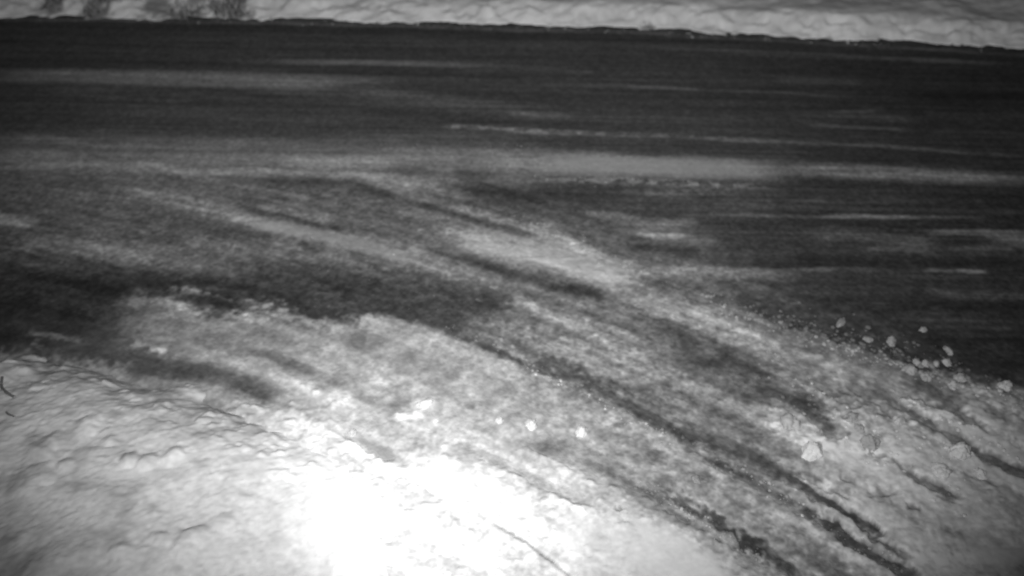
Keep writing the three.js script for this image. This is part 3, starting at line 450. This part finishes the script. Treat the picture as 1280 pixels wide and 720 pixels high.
// ---------------------------------------------------------------- packed snow and slush of the turning corner
const NBX = SNX - 2, NBZ = SNZ - 2;
function snowAt(x, z) {                                 // smoothed albedo from the raster
  const fx = clamp((x - SX) / SC, 1, NBX), fz = clamp((z - SZ) / SC, 1, NBZ), i = fx | 0, j = fz | 0; let s = 0;
  for (let b = -1; b <= 1; b++) for (let a = -1; a <= 1; a++) s += snowPlain[(j + b) * SNX + i + a];
  return s / 9;
}
function snowHeight(x, z) {
  const a = snowAt(x, z), near = sst(-7.9, -6.6, z), t = sst(0.14, 0.5, a) * mix(1, sst(-3.7, -2.5, x), sst(-5, -5.6, z));
  const lumps = fbm(x / 0.09, z / 0.09, 3, 201), swell = fbm(x / 0.4, z / 0.4, 3, 207), clods = Math.pow(sst(0.5, 0.8, noise(x / 0.06 + 9, z / 0.06, 215)), 2);
  return -0.009 + near * t * (0.013 + 0.03 * sst(0.2, 0.85, a) + 0.012 * (lumps - 0.5) + 0.02 * (swell - 0.4) + 0.01 * clods * (1 - sst(0.6, 0.8, a)));
}
const snowMat = new THREE.MeshPhysicalMaterial({ map: albedoTexture(snowA, SNX, SNZ), roughness: 1, specularIntensity: 0.15 });
place(new THREE.Mesh(sheet(axis(-5.6, 5.9, 0.013, -60, 60), axis(-8.4, -3.3, 0.013, -8.5, 8), snowHeight, (x, z) => [(x - SX) / (SC * SNX), (z - SZ) / (SC * SNZ)], null, 0.0), snowMat), 'packed_snow', { kind: 'structure', label: 'packed snow and slush rutted by tyres across the corner of the road' });

// ---------------------------------------------------------------- ploughed snow bank at the near left
const BANK = [-8.26,-5.87,-5.04,-5.80,-4.58,-5.74,-4.41,-5.77,-4.26,-5.75,-3.99,-5.62,-3.60,-5.60,-3.28,-5.49,-3.05,-5.43,-2.81,-5.43,-2.59,-5.29,-2.29,-5.14,-1.99,-5.00,-1.64,-4.89,-1.35,-4.73,-1.07,-4.54,-0.81,-4.37,-0.48,-4.12,-0.23,-3.90,0.06,-3.63,0.22,-3.26,0.29,-2.51,0.8,6.5,-70,6.5,-70,-5.87];
const LUMPS = [-2.20,-3.57,0.15,0.07,-2.86,-4.26,0.08,0.05,-2.73,-4.27,0.09,0.06,-2.58,-4.35,0.10,0.05,-3.51,-4.48,0.12,0.05,-3.31,-4.60,0.11,0.04,-3.56,-4.32,0.14,0.05,-3.08,-4.48,0.09,0.04,-3.44,-4.02,0.19,0.05,-3.26,-4.23,0.08,0.04,-2.41,-3.59,0.08,0.04,-3.03,-3.31,0.22,0.06,-2.62,-3.46,0.07,0.03,-2.84,-3.43,0.09,0.03,-2.05,-3.75,0.10,0.03,-1.95,-4.02,0.11,0.02];                                 // embedded lumps: x, z, radius, height
function bankInside(x, z) {
  const N = BANK.length / 2; let d2 = 1e9, inside = false;
  for (let q = 0, p = N - 1; q < N; p = q++) {
    const px = BANK[p * 2], pz = BANK[p * 2 + 1], qx = BANK[q * 2], qz = BANK[q * 2 + 1], ex = qx - px, ez = qz - pz, t = clamp(((x - px) * ex + (z - pz) * ez) / (ex * ex + ez * ez)), dx = x - px - ex * t, dz = z - pz - ez * t;
    d2 = Math.min(d2, dx * dx + dz * dz);
    if ((qz > z) !== (pz > z) && x < (px - qx) * (z - qz) / (pz - qz) + qx) inside = !inside;
  }
  return inside ? Math.sqrt(d2) : -Math.sqrt(d2);
}
function bankHeight(x, z) {
  const wx = (fbm(x / 0.3, z / 0.3, 4, 301) - 0.5) * 0.3, wz = (fbm(x / 0.3, z / 0.3, 4, 311) - 0.5) * 0.3, d = bankInside(x + wx, z + wz);
  if (d < -0.3) return -0.08;
  const tall = mix(0.42, 0.03, sst(-3.2, -0.4, x)), up = sst(-0.08, 0.45, d), body = tall * (1 - Math.exp(-Math.max(0, d) / 0.7));
  const rough = 1 - sst(-2.2, -0.8, x) * 0.8, a = 0.04 * (fbm(x / 0.45, z / 0.35, 3, 321) - 0.5), b = 0.011 * (fbm(x / 0.15 + wx, z / 0.12 + wz, 3, 331) - 0.5), c = 0.011 * (fbm(x / 0.035, z / 0.035, 2, 341) - 0.5);
  const edge = 0.03 * sst(0.5, 0.75, fbm(x / 0.13, z / 0.11, 3, 351)) * sst(0, 0.12, d) * (1 - sst(0.3, 0.7, d));
  let h = -0.06 + up * (0.06 + 0.01 * rough) + body + up * rough * (a + b + c + edge);
  for (let k = 0; k < LUMPS.length; k += 4) { const r = Math.hypot(x - LUMPS[k] + wx * 0.6, z - LUMPS[k + 1] + wz * 0.6) / LUMPS[k + 2]; if (r < 1) h += 0.7 * LUMPS[k + 3] * (1 - r * r) ** 1.5; }
  return h;
}
const bankMat = new THREE.MeshStandardMaterial({ roughness: 1, vertexColors: true });
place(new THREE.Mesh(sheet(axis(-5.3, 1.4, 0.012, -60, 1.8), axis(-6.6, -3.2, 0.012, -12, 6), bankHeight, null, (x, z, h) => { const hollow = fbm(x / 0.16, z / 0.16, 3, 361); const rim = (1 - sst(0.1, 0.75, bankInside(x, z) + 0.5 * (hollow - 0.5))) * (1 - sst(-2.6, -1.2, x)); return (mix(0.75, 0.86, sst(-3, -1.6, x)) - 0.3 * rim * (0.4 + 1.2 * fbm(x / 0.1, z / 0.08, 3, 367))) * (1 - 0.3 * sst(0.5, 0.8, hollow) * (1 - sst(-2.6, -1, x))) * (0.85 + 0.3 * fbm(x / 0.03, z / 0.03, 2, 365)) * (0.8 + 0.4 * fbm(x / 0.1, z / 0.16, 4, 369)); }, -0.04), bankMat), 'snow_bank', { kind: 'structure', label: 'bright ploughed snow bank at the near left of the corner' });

// ---------------------------------------------------------------- snowy verge beyond the road, and the field round everything
const FOOT = [-10.42,-13.29,-7.93,-13.26,-6.30,-13.21,-4.82,-13.21,-2.95,-13.13,-1.47,-13.07,0.00,-12.95,1.45,-12.86,2.52,-12.72,3.70,-12.60,4.27,-12.50,5.29,-12.35,5.97,-12.26,7.43,-12.13,9.61,-11.89];                                   // x, z along the foot of the far verge
function footZ(x) {
  const N = FOOT.length / 2; if (x <= FOOT[0]) return FOOT[1]; if (x >= FOOT[N * 2 - 2]) return FOOT[N * 2 - 1];
  for (let q = 1; q < N; q++) if (x < FOOT[q * 2]) { const t = (x - FOOT[q * 2 - 2]) / (FOOT[q * 2] - FOOT[q * 2 - 2]); return mix(FOOT[q * 2 - 1], FOOT[q * 2 + 1], t); }
}
function vergeHeight(x, z) {
  const d = footZ(x) - z + (fbm(x / 0.5, z / 0.4, 4, 401) - 0.5) * 0.36 + (fbm(x / 0.2, z / 0.12, 3, 405) - 0.5) * 0.2;
  return -0.08 + 0.09 * sst(-0.06, 0.06, d) + 0.2 * sst(0, 0.5, d) + 0.16 * sst(0.3, 2.2, d) + sst(0, 0.4, d) * (0.12 * (fbm(x / 0.6, z / 0.5, 3, 411) - 0.5) + 0.02 * (fbm(x / 0.14, z / 0.12, 3, 421) - 0.5));
}
const vergeMat = new THREE.MeshStandardMaterial({ roughness: 1, vertexColors: true });
const SOIL = [-4.97,-13.36,0.34,-4.36,-13.36,0.42,-5.60,-13.46,0.4,-6.47,-13.46,0.4,-7.10,-13.49,0.25,2.47,-12.52,0.24,2.06,-12.72,0.13,3.80,-12.46,0.1,3.50,-12.35,0.12,4.68,-12.40,0.08];                                   // where soil and withered grass show through: x, z, radius
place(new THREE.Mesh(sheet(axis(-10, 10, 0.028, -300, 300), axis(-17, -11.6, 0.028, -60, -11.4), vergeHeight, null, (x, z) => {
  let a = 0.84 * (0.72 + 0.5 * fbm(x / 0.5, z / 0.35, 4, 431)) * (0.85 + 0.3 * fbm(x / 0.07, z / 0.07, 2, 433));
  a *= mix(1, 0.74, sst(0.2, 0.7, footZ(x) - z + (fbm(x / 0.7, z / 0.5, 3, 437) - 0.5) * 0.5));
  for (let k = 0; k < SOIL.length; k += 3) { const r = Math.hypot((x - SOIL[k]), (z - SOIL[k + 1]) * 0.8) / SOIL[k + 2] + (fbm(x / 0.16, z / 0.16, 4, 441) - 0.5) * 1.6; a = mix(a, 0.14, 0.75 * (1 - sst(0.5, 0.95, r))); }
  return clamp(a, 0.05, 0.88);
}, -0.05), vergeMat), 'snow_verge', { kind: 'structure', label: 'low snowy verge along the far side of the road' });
place(new THREE.Mesh(sheet(axis(-20, 20, 2, -900, 900), axis(-80, 20, 4, -900, 900), () => -0.3), grey(0.75, 1)), 'ground', { kind: 'structure', label: 'flat snow covered ground round the road' });

// ---------------------------------------------------------------- snow clumps thrown onto the road
const clumpMat = new THREE.MeshStandardMaterial({ roughness: 1, vertexColors: true });
function clumpGeometry(rx, ry, rz, s, tone) {          // a broken piece: a ball cut by chance planes, its faces crusty
  const g = mergeVertices(new THREE.IcosahedronGeometry(1, 14).deleteAttribute('normal').deleteAttribute('uv')), p = g.attributes.position, c = new Float32Array(p.count * 3), cuts = [];
  for (let k = 0; k < 16; k++) { const a = noise(s * 1.7 + k * 3.3, 1, 2) * 12.6, y = noise(s * 2.3 + k * 5.1, 4, 3) * 2.2 - 0.8, n = new THREE.Vector3(Math.cos(a), y, Math.sin(a)).normalize(); cuts.push([n, 0.78 + 0.25 * noise(s + k * 7.7, 9, 4)]); }
  const d = new THREE.Vector3();
  for (let i = 0; i < p.count; i++) {
    d.fromBufferAttribute(p, i); let r = 1.1; for (const [n, o] of cuts) { const q = n.dot(d); if (q > 0.05) r = Math.min(r, o / q); }
    const solid = (f, o, e) => (fbm(d.x * f + s, d.z * f, o, e) + fbm(d.y * f + s, d.x * f + 3, o, e + 1) + fbm(d.z * f - s, d.y * f + 7, o, e + 2)) / 3 - 0.5;
    r *= 1 + 1.1 * solid(2, 3, s) + 0.35 * solid(6, 2, s + 3);
    p.setXYZ(i, d.x * r * rx, d.y * r * ry, d.z * r * rz); c.fill(0.88 * tone * (1 + 0.7 * solid(4, 3, s + 9)), i * 3, i * 3 + 3);
  }
  g.setAttribute('color', new THREE.BufferAttribute(c, 3)); g.computeVertexNormals(); return g;
}
let clumpCount = 0;
function clump(x, z, width, depth, turn, tone, label) {
  clumpCount++; const h = Math.min(width, depth) * 0.5;
  const m = new THREE.Mesh(clumpGeometry(width * 0.54, h, depth * 0.54, clumpCount * 13, tone), clumpMat); m.rotation.y = turn;
  m.position.set(x, Math.max(0, snowHeight(x, z)) - h * (0.1 + (tone > 0.6 ? 0 : 0.4 * sst(0.09, 0.16, width))), z);
  return place(m, 'snow_clump', { label, category: 'snow clump', group: 'snow clumps lying loose on the road' });
}
clump(2.38, -4.60, 0.155, 0.178, -0.5, 0.81, 'largest bright snow clump, on thin snow right of the widest tyre track');
clump(3.06, -6.16, 0.060, 0.147, -0.6, 0.32, 'elongated tilted snow clump at the left end of those scattered on bare asphalt');
clump(3.24, -5.93, 0.067, 0.082, -0.1, 0.31, 'small snow clump between the elongated tilted clump and the next rounded one');
clump(3.44, -5.90, 0.083, 0.104, -0.4, 0.38, 'rounded snow clump on asphalt, second right of the elongated tilted one');
clump(3.79, -6.06, 0.077, 0.065, 0.3, 0.34, 'flat snow clump lying farthest out on the bare dark asphalt');
clump(3.92, -5.78, 0.061, 0.128, 0.1, 0.38, 'upright oval snow clump standing alone on bare asphalt beyond the slush edge');
clump(4.24, -5.34, 0.105, 0.104, -0.3, 0.70, 'lone snow clump on asphalt at the right edge of the photo');
clump(3.49, -5.54, 0.102, 0.120, 0.4, 0.41, 'big rounded snow clump half sunk in the slush edge, left of a tight cluster');
clump(3.58, -5.63, 0.059, 0.071, 0.1, 0.42, 'left small clump of the close pair just past the slush edge');
clump(3.65, -5.61, 0.067, 0.082, -0.2, 0.44, 'right small clump of the close pair just past the slush edge');
clump(3.75, -5.62, 0.052, 0.072, -0.5, 0.46, 'little snow clump leaning on the left of a broader clump on asphalt');
clump(3.84, -5.63, 0.082, 0.083, 0.2, 0.48, 'broad snow clump with a little one touching its left side on asphalt');
clump(3.60, -5.45, 0.088, 0.100, -0.1, 0.44, 'rounded snow clump in the slush straight below the close small pair');
clump(3.89, -5.44, 0.082, 0.112, -0.4, 0.52, 'tall bright snow clump at the right end of the slush edge cluster');
clump(3.79, -5.35, 0.095, 0.090, 0.3, 0.50, 'low snow clump tucked below left of the tall bright clump');
clump(3.18, -4.92, 0.103, 0.117, 0.0, 0.58, 'pale snow clump on the snowy strip between two right hand tyre ruts');
clump(2.80, -4.95, 0.108, 0.123, -0.3, 0.43, 'upper clump of the stacked three beside the dark bare patch');
clump(2.83, -4.84, 0.087, 0.104, 0.4, 0.43, 'middle clump of the stacked three beside the dark bare patch');
clump(2.86, -4.68, 0.186, 0.187, 0.1, 0.41, 'lowest and widest clump of the three beside the dark bare patch');
clump(3.55, -4.58, 0.150, 0.151, -0.2, 0.85, 'round pale snow clump just below the far right tyre rut');
clump(3.32, -4.39, 0.146, 0.119, -0.5, 0.77, 'wide flat snow clump above the short dark rut at the right');
clump(3.62, -4.38, 0.074, 0.096, 0.2, 0.85, 'small pale snow clump right of the wide flat one');
clump(0.16, -4.91, 0.095, 0.109, -0.1, 0.56, 'bright rounded clump on packed snow with a shadowed hollow at its left');
clump(0.57, -4.83, 0.088, 0.139, -0.4, 0.58, 'tall bright snow clump on packed snow above the lower tyre track');
clump(-0.10, -4.95, 0.063, 0.070, 0.3, 0.50, 'little bright snow clump on packed snow near the centre');
clump(2.27, -4.91, 0.198, 0.185, 0.0, 0.49, 'broad low snow clump above the largest bright one');
clump(1.42, -4.34, 0.067, 0.074, -0.3, 0.35, 'small round snow clump lying between the two long tyre tracks');
clump(-0.73, -5.13, 0.168, 0.105, 0.4, 0.56, 'long low snow lump beside a dark hollow in the packed snow');
clump(-1.30, -4.81, 0.070, 0.071, 0.1, 0.51, 'small snow lump at the upper end of the smooth grey scraped strip');

// crumbs of snow too small to count, along the edges of the slush and the tyre ruts
const crumbs = [], tones = [], Q = new THREE.Quaternion(), EU = new THREE.Euler();
function scatter(pts, spread, count, size) {
  for (let k = 0; k < count; k++) {
    const q = Math.floor(rnd() * (pts.length / 2 - 1)) * 2, t = rnd(), g = (rnd() + rnd() + rnd() - 1.5) * spread, x = mix(pts[q], pts[q + 2], t) + (rnd() - 0.5) * spread * 0.6, z = mix(pts[q + 1], pts[q + 3], t) + g, s = size * 0.7 * (0.35 + Math.pow(rnd(), 3) * 1.3);
    EU.set(0, rnd() * 6.28, 0); Q.setFromEuler(EU); tones.push(clamp(snowAt(x, z) * (1.15 + 0.35 * rnd()), 0.14, 0.75));
    crumbs.push(new THREE.Matrix4().compose(new THREE.Vector3(x, Math.max(0, snowHeight(x, z)) + s * 0.2, z), Q, new THREE.Vector3(s * (0.8 + rnd() * 0.5), s, s)));
  }
}
scatter([-9.14,-13.19,-6.29,-13.16,-2.94,-13.07,0.00,-12.89,2.51,-12.66,4.25,-12.43,7.39,-12.05], 0.12, 280, 0.02);
scatter([1.84,-6.49,2.25,-6.26,2.67,-6.11,2.97,-5.85,3.36,-5.72,3.76,-5.47,4.40,-5.18], 0.2, 400, 0.017);
scatter([2.69,-6.20,3.22,-5.98,3.66,-5.77,4.06,-5.52], 0.25, 48, 0.02);
scatter([3.09,-6.04,3.59,-5.77,3.92,-5.52], 0.3, 36, 0.018);
scatter([-0.59,-6.09,0.00,-5.72,0.42,-5.42,1.05,-4.93,1.41,-4.69,1.97,-4.29,2.44,-3.79,2.76,-3.55], 0.1, 200, 0.013);
scatter([3.25,-5.18,3.59,-4.91,3.98,-4.54], 0.1, 60, 0.016);
scatter([0.93,-4.34,1.31,-4.04,1.81,-3.58], 0.1, 100, 0.012);
scatter([2.20,-5.67,2.59,-5.00,2.95,-4.66,3.46,-4.34], 0.4, 140, 0.015);
scatter([0.00,-7.90,0.66,-7.39,1.28,-6.92,1.96,-6.32], 0.25, 120, 0.011);
scatter([-1.55,-9.35,-0.39,-9.29,0.48,-9.29], 0.2, 48, 0.011);
scatter([0.00,-8.63,1.46,-8.60,2.90,-8.50], 0.16, 60, 0.01);
scatter([-3.17,-7.46,-1.94,-7.05,-0.62,-6.55], 0.5, 72, 0.009);
const lowGeo = mergeVertices(new THREE.IcosahedronGeometry(1, 2).deleteAttribute('normal').deleteAttribute('uv'));
{ const p = lowGeo.attributes.position; for (let i = 0; i < p.count; i++) { const r = 0.75 + 0.5 * noise(p.getX(i) * 2 + 7, p.getZ(i) * 2 + p.getY(i) * 3, 5); p.setXYZ(i, p.getX(i) * r, p.getY(i) * r * 0.7, p.getZ(i) * r); } lowGeo.computeVertexNormals(); }
const crumbMesh = new THREE.InstancedMesh(lowGeo, grey(1, 1), crumbs.length); crumbs.forEach((m, i) => { crumbMesh.setMatrixAt(i, m); crumbMesh.setColorAt(i, new THREE.Color(tones[i], tones[i], tones[i])); });
place(crumbMesh, 'snow_crumbs', { kind: 'stuff', label: 'small crumbs of snow scattered along the ruts and slush edge' });

// ---------------------------------------------------------------- withered grass in the far verge, twigs on the bank
const grassMat = grey(0.07, 1); grassMat.side = THREE.DoubleSide;
function bladeGeo(h, lean, turn, w) {
  const g = new THREE.CylinderGeometry(w * 0.25, w, h, 4, 5); g.translate(0, h / 2, 0); const p = g.attributes.position;
  for (let i = 0; i < p.count; i++) { const t = p.getY(i) / h; p.setX(i, p.getX(i) + lean * t * t * h); p.setY(i, p.getY(i) - 0.45 * Math.abs(lean) * t * t * h); }
  g.rotateY(turn); return g;
}
function tuft(x, z, radius, height, blades, label) {
  const g = [];
  for (let k = 0; k < blades; k++) { const a = rnd() * 6.28, r = Math.sqrt(rnd()) * radius, b = bladeGeo(height * (0.4 + 0.8 * rnd()), 0.3 + 1.1 * rnd(), rnd() * 6.28, 0.006 + 0.006 * rnd()); b.translate(Math.cos(a) * r, vergeHeight(x + Math.cos(a) * r, z + Math.sin(a) * r) - vergeHeight(x, z) - 0.03, Math.sin(a) * r); g.push(b); }
  const o = new THREE.Group(); o.position.set(x, vergeHeight(x, z), z);
  const m = new THREE.Mesh(mergeGeometries(g), grassMat); m.name = 'blades'; m.castShadow = m.receiveShadow = true; o.add(m);
  place(o, 'grass_tuft', { label, category: 'grass tuft', group: 'withered grass tufts in the far verge' });
}
tuft(-5.08, -13.43, 0.26, 0.2, 60, 'dark withered grass tuft left of the darkest one in the far verge');
tuft(-4.36, -13.37, 0.3, 0.22, 90, 'darkest withered grass tuft in the far verge, at the top left');
tuft(-4.70, -13.40, 0.14, 0.15, 24, 'thin grass tuft between the two dark tufts at the top left');
tuft(-6.59, -13.50, 0.26, 0.22, 50, 'broad dark grass tuft in the far verge near its left end');
tuft(-7.18, -13.53, 0.2, 0.22, 34, 'leftmost dark grass tuft in the far verge');
tuft(2.48, -12.55, 0.2, 0.12, 70, 'low dark grass tuft at the foot of the far verge');
tuft(2.07, -12.79, 0.12, 0.1, 20, 'small thin grass tuft just left of the low dark one by the road');
tuft(3.82, -12.50, 0.08, 0.08, 14, 'tiny grass tuft right of the low dark one in the far verge');
function twig(pts, r, label) {
  const c = new THREE.CatmullRomCurve3(pts.map(([x, z, y]) => new THREE.Vector3(x, Math.max(bankHeight(x, z), 0.02) + y, z)));
  const g = new THREE.TubeGeometry(c, 40, r, 7); const p = g.attributes.position; for (let i = 0; i < p.count; i++) p.setY(i, p.getY(i) + (noise(p.getX(i) * 60, p.getZ(i) * 60, 3) - 0.5) * r);
  g.computeVertexNormals();
  place(new THREE.Mesh(g, grey(0.18, 1)), 'twig', { label, category: 'twig' });
}
twig([[-4.26, -5.24, 0.005], [-4.21, -5.12, 0.005], [-4.15, -5.06, 0.005], [-4.09, -5.01, 0.005], [-4.02, -4.97, 0.005]], 0.012, 'dark bent twig sticking out at the left edge of the snow bank');
twig([[-3.98, -4.76, 0.005], [-3.94, -4.73, 0.005], [-3.89, -4.71, 0.005]], 0.008, 'short dark twig in the snow below the bent one on the bank');

// ---------------------------------------------------------------- the mast that carries the camera and its infrared floodlight
const mast = new THREE.Group(); mast.position.set(LAMP_X, 0, 0.35);
const steel = new THREE.MeshStandardMaterial({ color: 0x888888, roughness: 0.5, metalness: 0.8 });
function part(g, m, name) { const o = new THREE.Mesh(g, m); o.name = name; o.castShadow = o.receiveShadow = true; mast.add(o); return o; }
part(new THREE.CylinderGeometry(0.06, 0.08, 8, 24).translate(0, 4, 0), steel, 'pole');
for (const [light, y, s] of [[wideLight, 5.75, 0.2], [narrowLight, 5.45, 0.14]]) {
  const aim = new THREE.Vector3().subVectors(light.target.position, light.position).normalize();
  const h = part(new THREE.BoxGeometry(s, s * 0.8, 0.12), steel, 'lamp_housing'); h.position.set(0, y, -0.55).addScaledVector(aim, -0.1); h.lookAt(h.position.clone().add(aim));
  const face = new THREE.Mesh(new THREE.CircleGeometry(s * 0.34, 24), new THREE.MeshStandardMaterial({ color: 0x111111, emissive: 0xffffff, emissiveIntensity: 2 })); face.name = 'lamp_glass'; face.position.z = 0.062; h.add(face);
  part(new THREE.BoxGeometry(0.04, 0.04, 0.42), steel, 'bracket').position.set(0, y, -0.25);
}
place(mast, 'camera_mast', { label: 'steel mast with two infrared floodlights at the roadside', category: 'mast' });

renderer.render(scene, camera);
